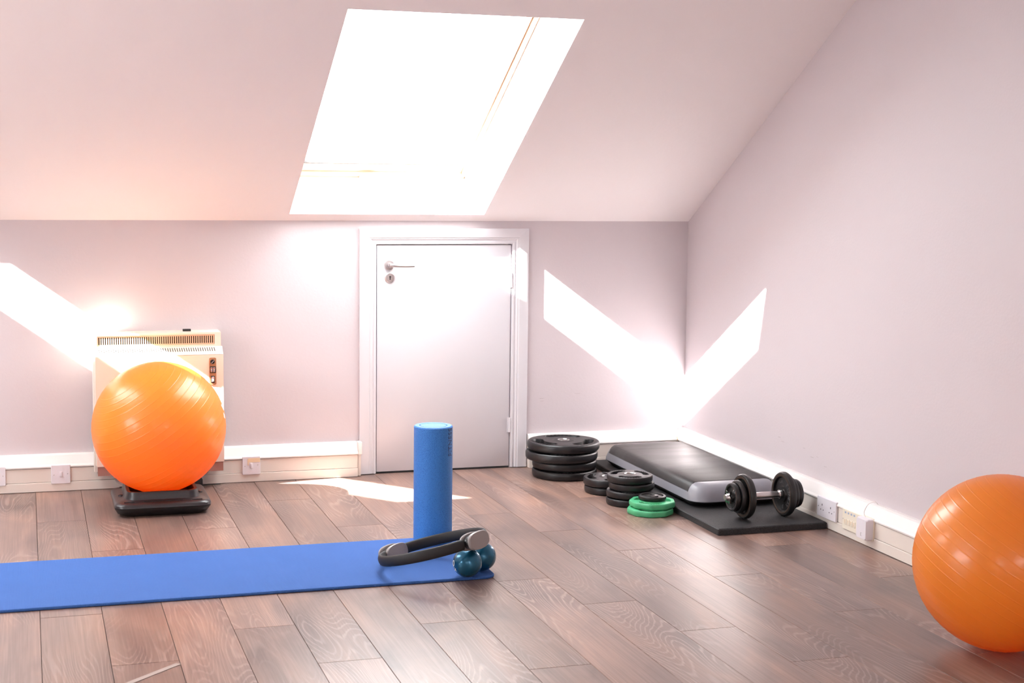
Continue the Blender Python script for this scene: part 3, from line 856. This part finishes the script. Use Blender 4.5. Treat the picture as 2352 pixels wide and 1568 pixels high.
# ---- foam roller
fr = thing('foam_roller', 'upright blue foam roller standing on the yoga mat', 'foam roller', (1.553, 5.945, MT))
RRAD, RH = 0.0785, 0.478
lathe('roller_body', [(0, 0), (RRAD-0.003, 0), (RRAD, 0.003), (RRAD, RH-0.004), (RRAD-0.004, RH), (0.0565, RH), (0.0555, RH-0.003), (0.054, RH-0.003), (0.053, RH), (0, RH+0.0005)], 'roller_foam', fr, 72)
me, x0, x1 = text_mesh('FITNESS', 0.030, 0.0006, 1.02)
sc = 0.112/(x1-x0)
vdir = math.atan2(1.553, 5.945)              # bearing from the camera
for v in me.vertices:
    along = (v.co.x-x0)*sc                   # up the roller
    capw = v.co.y/0.0215*0.0275              # round the roller
    a = -PI/2 - vdir + math.radians(70) - capw/RRAD
    rr_ = RRAD + 0.0003 + v.co.z
    v.co = (rr_*math.cos(a), rr_*math.sin(a), RH-0.118+along)
link('lettering', me, 'roller_print', fr)

# ---- toning balls
def toning_ball(label, x, y, R=0.0545):
    t = thing('toning_ball', label, 'weighted ball', (x, y, MT), 0, 'teal toning balls on the mat corner')
    prof = [(0, 0)] + [(R*math.cos(a)*(1.0), R+R*math.sin(a)) for a in [(-PI/2+PI*i/40) for i in range(1, 40)]] + [(0, 2*R)]
    lathe('ball_skin', prof, 'ball_teal', t, 64, None)
    return t
tb1 = toning_ball('front glossy teal toning ball near the mat corner', 1.537, 5.371)
tb2 = toning_ball('rear glossy teal toning ball partly hidden behind the front one', 1.615, 5.448)
RT = 0.0545
# white print at the left edge of the front ball: a ring and a cross mark
def ring_pts(cx, cy, r, w_, n=18):
    return cx, cy, r, w_, n
def sphere_strip(name, parent, cen, R, dirv, pairs, m):
    d = Vector(dirv).normalized(); ux = Vector((0, 0, 1)).cross(d).normalized(); uy = d.cross(ux)
    vs, fs = [], []
    for (a, b), (c_, e) in pairs:
        for p in ((a, b), (c_, e)):
            q_ = (d+ux*(p[0]/R)+uy*(p[1]/R)).normalized()
            vs.append(q_*(R+0.0007)+cen); vs.append(q_*(R-0.0006)+cen)
    n = len(pairs)
    for i in range(n-1):
        k = i*4
        fs += [(k, k+2, k+6, k+4), (k+1, k+3, k+7, k+5), (k, k+1, k+5, k+4), (k+2, k+3, k+7, k+6)]
    fs += [(0, 1, 3, 2), ((n-1)*4, (n-1)*4+1, (n-1)*4+3, (n-1)*4+2)]
    return ob(name, vs, fs, m, parent)
dv = (-1.0, 0.03, -0.08)
circ = [((0.004+0.0095*math.cos(2*PI*i/16), 0.006+0.0125*math.sin(2*PI*i/16)), (0.004+0.0062*math.cos(2*PI*i/16), 0.006+0.0085*math.sin(2*PI*i/16))) for i in range(17)]
sphere_strip('logo_print', tb1, Vector((0, 0, RT)), RT, dv, circ, 'logo_white')
sphere_strip('logo_print', tb1, Vector((0, 0, RT)), RT, dv, [((0.006, -0.008), (0.0095, -0.008)), ((0.016, -0.026), (0.0195, -0.026))], 'logo_white')
sphere_strip('logo_print', tb1, Vector((0, 0, RT)), RT, dv, [((0.018, -0.012), (0.021, -0.014)), ((0.004, -0.022), (0.007, -0.025))], 'logo_white')

# ---- pilates ring
PL = Vector((1.320, 5.650, 0.050)); PR = Vector((1.554, 5.340, 0.1545))
pr = thing('pilates_ring', 'black pilates ring with grey grip pads leaning on the teal balls', 'pilates ring', ((PL.x+PR.x)/2, (PL.y+PR.y)/2, MT))
pc = (PL+PR)/2 - Vector(pr.location)
pu = (PR-PL).normalized(); RAD = (PR-PL).length/2
pv = Vector((0, 0, 1)).cross(pu).normalized(); pw = pu.cross(pv)
pv = (pv + pw*0.055).normalized(); pw = pu.cross(pv)   # the near side hangs a little lower
def arc_tube(a0, a1, n=40):
    rings = []
    for i in range(n+1):
        a = a0+(a1-a0)*i/n
        rad = pu*math.cos(a)+pv*math.sin(a)
        c0 = pc+rad*RAD
        rings.append([tuple(c0+rad*0.0105*math.cos(b)+pw*0.0205*math.sin(b)) for b in [2*PI*k/16 for k in range(16)]])
    return loft_data(rings)
for a0 in (0.30, PI+0.30):
    ob('foam_arc', *arc_tube(a0, a0+PI-0.60), 'foam_black', pr, True, 50)
def oval(cen, nx, ny, nz, wd, hg, th, name, m, parent):
    n = 28; rings = []
    for k, (s_, z_) in enumerate(((0.93, 0), (1.0, 0.2), (1.0, 0.75), (0.94, 1.0))):
        ring = []
        for i in range(n):
            a = 2*PI*i/n
            cx, sy = math.cos(a), math.sin(a)
            ex = math.copysign(abs(cx)**0.75, cx)*wd/2*s_; ey = math.copysign(abs(sy)**0.75, sy)*hg/2*s_
            ring.append(tuple(cen+nx*ex+ny*ey+nz*(th*z_)))
        rings.append(ring)
    return ob(name, *loft_data(rings), m, parent, True, 40)
for sgn in (1, -1):
    hc = pc+pu*RAD*sgn
    n_ = pu*sgn
    rings = []
    hb = oval(hc-n_*0.013, pv, pw, n_, 0.105, 0.050, 0.026, 'grip_bracket', 'black_plastic', pr)
    oval(hc+n_*0.0135, pv, pw, n_, 0.122, 0.066, 0.013, 'grip_pad', 'pad_grey', hb)
    oval(hc-n_*0.0135, pv, pw, -n_, 0.122, 0.064, 0.013, 'grip_pad', 'pad_grey', hb)

# ---- weight plates
def plate_disc(R, T, hub_r, holes=True, facets=0, m='rubber_black', seed=0.0, nth=168, rows=30):
    """polar-grid body: rounded rim, sunk ring, three grip openings with ribs"""
    vs, fs = [], []
    rc, wv_, ang = R*0.70, R*0.125, math.radians(31)
    def top(r, th):
        z = T*0.93
        if r > R*0.86: z = T*0.90
        if r < R*0.30: z = T*0.97
        if holes:
            best = 1e9
            for k in range(3):
                d = (th-seed-k*2*PI/3+PI) % (2*PI) - PI
                if abs(d) <= ang: dist = abs(r-rc)
                else:
                    e = ang*math.copysign(1, d)
                    dx = r*math.cos(d)-rc*math.cos(e); dy = r*math.sin(d)-rc*math.sin(e)
                    dist = math.hypot(dx, dy)
                best = min(best, dist-wv_)
                if abs(d) < ang*1.05 and R*0.83 < r < R*0.93:
                    z -= T*0.05*(0.5+0.5*math.sin(d*46))
            t_ = min(1, max(0, (0.0015-best)/0.004))
            z = z*(1-t_) + T*0.12*t_
        return z
    def rf(th):                          # outline
        if not facets: return 1.0
        a = (th-seed) % (2*PI/facets) - PI/facets
        return min(1.0, math.cos(PI/facets)/math.cos(a)*1.018)
    rad = [hub_r + (R*0.945-hub_r)*i/rows for i in range(rows+1)]
    ringsz = []
    for r in rad: ringsz.append([(r, top(r, 2*PI*j/nth)) for j in range(nth)])
    for rr_, zz in ((0.965, 0.90), (0.985, 0.84), (0.997, 0.72), (1.0, 0.5), (0.997, 0.28), (0.985, 0.14), (0.965, 0.05), (0.93, 0.0)):
        ringsz.append([(R*rr_, T*zz)]*nth)
    ringsz.append([(hub_r, 0.0)]*nth)
    ringsz.append(ringsz[0])
    for ring in ringsz:
        for j, (r, z) in enumerate(ring):
            th = 2*PI*j/nth
            k = rf(th) if r > R*0.6 else 1.0
            vs.append((r*k*math.cos(th), r*k*math.sin(th), z))
    for i in range(len(ringsz)-1):
        for j in range(nth):
            a, b = i*nth+j, i*nth+(j+1) % nth
            fs.append((a, b, b+nth, a+nth))
    me = pyd('plate_body', vs, fs); me.materials.append(MATS[m])
    me.polygons.foreach_set('use_smooth', [True]*len(me.polygons)); me.set_sharp_from_angle(angle=math.radians(38))
    return me
def hub_mesh(r, T):
    vs, fs = lathe_data([(r*0.78, T*0.02), (r*0.78, T*0.94), (r*0.86, T*1.0), (r*1.0, T*1.0), (r*1.02, T*0.9), (r*1.02, T*0.02), (r*0.78, T*0.02)], 40)
    me = pyd('hub_ring', vs, fs); me.materials.append(MATS['steel'])
    me.polygons.foreach_set('use_smooth', [True]*len(me.polygons)); me.set_sharp_from_angle(angle=math.radians(35))
    return me
def weight_plate(label, loc, rot, body, hub, group, tilt=(0, 0)):
    t = thing('weight_plate', label, 'weight plate', loc, rot, group)
    t.rotation_euler = (tilt[0], tilt[1], rot)
    link('plate_body', body, None, t)
    if hub: link('hub_ring', hub, None, t)
    return t
T_B = 0.0475
bA = plate_disc(0.181, T_B, 0.031, seed=math.radians(74)); hA = hub_mesh(0.030, T_B)
bB = plate_disc(0.163, 0.0445, 0.031); hB = hub_mesh(0.030, 0.0445)
gB = 'tall stack of black plates by the door'
bx, by = 2.548, 7.165
weight_plate('black grip plate at the bottom of the tall stack by the door', (bx+0.004, by, 0), 0.6, bB, hB, gB)
weight_plate('black grip plate second from the bottom of the tall stack by the door', (bx+0.006, by+0.004, 0.0450), 2.0, bB, hB, gB)
weight_plate('wider black grip plate third up in the tall stack by the door', (bx-0.013, by-0.002, 0.0900), 1.1, bA, hA, gB)
weight_plate('wide black grip plate on top of the tall stack by the door', (bx-0.003, by, 0.1370), 0.0, bA, hA, gB)
T2 = 0.0385
bC = plate_disc(0.1145, T2, 0.027, seed=math.radians(162), nth=144, rows=26); hC = hub_mesh(0.0265, T2)
gC = 'two black plates behind the small stack'
weight_plate('lower black plate of the pair behind the four-plate stack', (2.625, 6.742, 0), 0.5, bC, hC, gC)
weight_plate('upper black plate of the pair behind the four-plate stack', (2.617, 6.738, 0.0390), 0.0, bC, hC, gC)
T3 = 0.0345
bD = plate_disc(0.1055, T3, 0.027, seed=math.radians(-111), nth=144, rows=26); hD = hub_mesh(0.0265, T3)
gD = 'four small black plates behind the green plates'
for k, (lab, ox, oy, rz) in enumerate((('bottom black plate of the four-plate stack behind the green plates', 0.0, 0.0, 0.8), ('second black plate up in the four-plate stack behind the green plates', 0.002, 0.002, 2.2), ('third black plate up in the four-plate stack, shifted right', 0.014, 0.006, 1.3), ('top black plate with chrome hub on the four-plate stack', 0.004, 0.004, 0.0))):
    weight_plate(lab, (2.622+ox, 6.470+oy, k*0.0350), rz, bD, hD, gD)
T4 = 0.030
bE = plate_disc(0.104, T4, 0.024, facets=9, m='green_rubber', seed=math.radians(-118), nth=144, rows=26)
gE = 'green plates by the rubber mat'
weight_plate('lower green faceted weight plate on the floor', (2.637, 6.252, 0), 0.12, bE, None, gE)
weight_plate('upper green faceted weight plate under the tiny black plate', (2.651, 6.262, 0.0305), 0.0, bE, None, gE)
vs, fs = lathe_data([(0.0125, 0.001), (0.0125, 0.0185), (0.026, 0.0185), (0.028, 0.0135), (0.049, 0.0125), (0.0505, 0.0185), (0.056, 0.0195), (0.0615, 0.0165), (0.063, 0.010), (0.0615, 0.003), (0.056, 0.0), (0.0125, 0.0), (0.0125, 0.001)], 56)
tp = thing('weight_plate', 'tiny black cast plate lying on the green plates', 'weight plate', (2.653, 6.268, 0.0605), 0.3)
ob('plate_body', vs, fs, 'iron_black', tp, True, 35)
def arc_text(body, radius, a_mid, size, m, parent, depth, flip=False, z0=0.0, name='lettering', step=None):
    """letters set round an arc on a plate face (local z = face normal)"""
    mb = MB()
    n = len(body)
    for i, ch in enumerate(body):
        if ch == ' ': continue
        me_, a_, b_ = text_mesh(ch, size, depth)
        a = a_mid - (i-(n-1)/2)*step
        rot = Matrix.Rotation(a-PI/2, 4, 'Z'); tl = Matrix.Translation((radius*math.cos(a), radius*math.sin(a), z0))
        M_ = tl @ rot @ Matrix.Translation((-(a_+b_)/2, -size*0.35, 0))
        mb.add([tuple(v.co) for v in me_.vertices], [tuple(p.vertices) for p in me_.polygons], M_)
        bpy.data.meshes.remove(me_)
    return mb.build(name, m, parent)

# ---- rubber floor tiles
MRT = 0.029
def rubber(label, x0, x1, y0, y1):
    t = thing('rubber_mat', label, 'rubber mat', ((x0+x1)/2, (y0+y1)/2, 0), 0, 'black rubber floor tiles in the corner')
    rloft('tile', [(x1-x0, y1-y0, 0.006, 0.0005), (x1-x0, y1-y0, 0.006, MRT-0.004), (x1-x0-0.008, y1-y0-0.008, 0.006, MRT)], 'rubber_crumb', t, 3)
rubber('front black rubber mat tile under the dumbbell', 2.748, 3.262, 5.776, 6.331)
rubber('rear black rubber mat tile under the step platform', 2.772, 3.262, 6.334, 7.382)

# ---- aerobic step
st = thing('aerobic_step', 'grey aerobic step platform with a black ribbed top', 'step platform', (3.028, 6.735, MRT))
BODY = [(0.438, 1.15, 0.078, 0.024), (0.446, 1.158, 0.08, 0.028), (0.441, 1.152, 0.08, 0.042), (0.428, 1.135, 0.078, 0.064), (0.412, 1.112, 0.074, 0.083), (0.395, 1.085, 0.068, 0.095), (0.372, 1.055, 0.060, 0.102), (0.345, 1.020, 0.05, 0.1045)]
rloft('base_rim', [(0.385, 1.08, 0.06, 0.0), (0.41, 1.11, 0.065, 0.010), (0.437, 1.149, 0.078, 0.0238)], 'black_plastic', st, 8)
rloft('body', BODY, 'step_grey', st, 10)
half = [(w_/2+0.0022, z_) for w_, l_, r_, z_ in BODY[3:]] + [(0.345/2*0.8, 0.1072)]
sec = [(-x, z+0.0012) for x, z in half] + [(x, z+0.0012) for x, z in reversed(half)]
ln = 0.488
rings = []
for y, k in ((-ln-0.006, 1.0), (-ln, 0), (ln, 0), (ln+0.006, 1.0)):
    rings.append([(x*(1-0.006*k), y, z-0.004*k) for x, z in sec])
inner = [(x*0.96, -ln-0.004, z-0.008) for x, z in sec]
vs = [p for r in rings for p in r]
n_ = len(sec); fs = []
for k in range(3):
    for i in range(n_-1):
        fs.append((k*n_+i, k*n_+i+1, (k+1)*n_+i+1, (k+1)*n_+i))
ob('tread', vs, fs, 'step_tread', st, True, 50)

# ---- dumbbell
DBZ = 0.0975
db = thing('dumbbell', 'loaded black dumbbell lying on the rubber mat', 'dumbbell', (3.038, 5.935, MRT), math.radians(1.0))
def along_x(o, x, flip=False):
    # local z -> +x (or -x)
    s_ = -1 if flip else 1
    o.matrix_local = Matrix(((0, 0, s_, x), (s_, 0, 0, 0), (0, 1, 0, DBZ), (0, 0, 0, 1)))
    # columns: local x -> s y ; local y -> z ; local z -> s x
b_ = lathe('bar', [(0, -0.19), (0.0125, -0.19), (0.0125, -0.075), (0.0145, -0.072), (0.0145, 0.072), (0.0125, 0.075), (0.0125, 0.19), (0, 0.19)], 'satin_steel', db, 28)
along_x(b_, 0)
def db_plate(R, T, x, flip):
    prof = [(0.0130, 0), (0.0130, T*0.9), (R*0.34, T*0.9), (R*0.37, T*0.66), (R*0.74, T*0.62), (R*0.78, T*0.92), (R*0.86, T), (R*0.95, T*0.93), (R*0.995, T*0.70), (R, T*0.5), (R*0.995, T*0.30), (R*0.95, T*0.07), (R*0.86, 0), (R*0.78, T*0.08), (R*0.74, T*0.38), (R*0.37, T*0.34), (R*0.34, T*0.1), (0.0130, 0)]
    o = lathe('plate', prof, 'iron_black', db, 64); along_x(o, x, flip); return o
inner_plates = []
for sgn in (-1, 1):
    fl_ = sgn > 0                    # local z points inward (towards the handle) on the right, outward on left is -x
    for R, T, xc in ((DBZ-0.0003, 0.030, 0.097), (0.072, 0.026, 0.126), (0.062, 0.024, 0.151)):
        o = db_plate(R, T, sgn*xc + (T/2 if True else 0), True)
        if R > 0.09: inner_plates.append((sgn, o, T))
        if sgn < 0 and R < 0.065: arc_text('FITNESS', R*0.56, math.radians(-5), 0.014, 'lettering_grey', o, 0.001, z0=T*0.62+0.001, step=0.36)
    nut = MB()
    n_ = 24; ring = []
    for i in range(n_):
        a = 2*PI*i/n_; k = 1.0+0.22*math.cos(6*a)
        ring.append((0.0255*k*math.cos(a), 0.0255*k*math.sin(a)))
    nut.add([(x, y, z) for z in (0, 0.011) for x, y in ring], [tuple(range(n_-1, -1, -1)), tuple(range(n_, 2*n_))]+[(i, (i+1) % n_, n_+(i+1) % n_, n_+i) for i in range(n_)])
    nut.add(*lathe_data([(0.0128, 0.0), (0.0165, 0.0), (0.0165, 0.020), (0.0128, 0.020), (0.0128, 0)], 28))
    o = nut.build('star_collar', 'chrome', db, True, 30); along_x(o, sgn*0.1655, sgn < 0)
    o = lathe('inner_collar', [(0.0140, 0), (0.0185, 0), (0.0195, 0.004), (0.0195, 0.010), (0.0165, 0.014), (0.0140, 0.014), (0.0140, 0)], 'chrome', db, 28); along_x(o, sgn*0.0815, sgn > 0)
for sgn, o, T in inner_plates:
    if sgn > 0:
        R = DBZ-0.0003
        arc_text('FITNESS', R*0.57, math.radians(0), 0.023, 'lettering_grey', o, 0.0012, z0=T*0.62+0.0012, step=0.30)
        arc_text('KG', R*0.57, math.radians(112), 0.016, 'lettering_grey', o, 0.0012, z0=T*0.62+0.0012, step=0.26)
        arc_text('5', R*0.57, math.radians(-90), 0.022, 'lettering_grey', o, 0.0012, z0=T*0.62+0.0012, step=0.26)
    vs, fs = lathe_data([(R*0.80 if sgn > 0 else 0.0785, T*0.955), (0.0815, T*0.993), (0.084, T*1.004), (0.0865, T*0.992), (0.0845, T*0.985), (0.0785, T*0.94)], 64)
    ob('worn_rim', vs, fs, 'rust_edge', o, True, 40)

# ---- tape on the floor, scuffs on the walls
tp = ob('tape_mark', [(0.236, 4.505, 0.0004), (0.256, 4.495, 0.0004), (0.425, 4.652, 0.0004), (0.410, 4.664, 0.0004), (0.236, 4.505, 0.0009), (0.256, 4.495, 0.0009), (0.425, 4.652, 0.0009), (0.410, 4.664, 0.0009)],
        [(3, 2, 1, 0), (4, 5, 6, 7), (0, 1, 5, 4), (1, 2, 6, 5), (2, 3, 7, 6), (3, 0, 4, 7)], 'tape_white')
tag(tp, 'short strip of pale tape stuck to the floor at the bottom left', 'tape')

# scuffs left on the paint
def scuffs(parent, plane, spots):
    for a, z, ln_, th in spots:
        if plane == 'back':
            box('scuff_mark', (a, a+ln_, WB-0.0006, WB+0.0004, z, z+th), 'scuff', parent)
        else:
            box('scuff_mark', (WR-0.0006, WR+0.0004, a, a+ln_, z, z+th), 'scuff', parent)
scuffs(bpy.data.objects['wall_back'], 'back', [(2.508, 0.352, 0.022, 0.002), (2.512, 0.338, 0.018, 0.0015), (2.70, 0.372, 0.03, 0.0015)])
scuffs(bpy.data.objects['wall_right'], 'right', [(6.34, 0.300, 0.022, 0.002), (6.30, 0.285, 0.03, 0.0015), (6.02, 0.262, 0.03, 0.002), (5.98, 0.272, 0.016, 0.0015), (6.10, 0.29, 0.02, 0.0015), (5.90, 0.242, 0.025, 0.0015)])

# put the heater's own origin at its foot
off = Vector(((HX0+HX1)/2, HY+0.05, 0.084))
ht.location = off
for ch in ht.children:
    ch.location = Vector(ch.location) - off
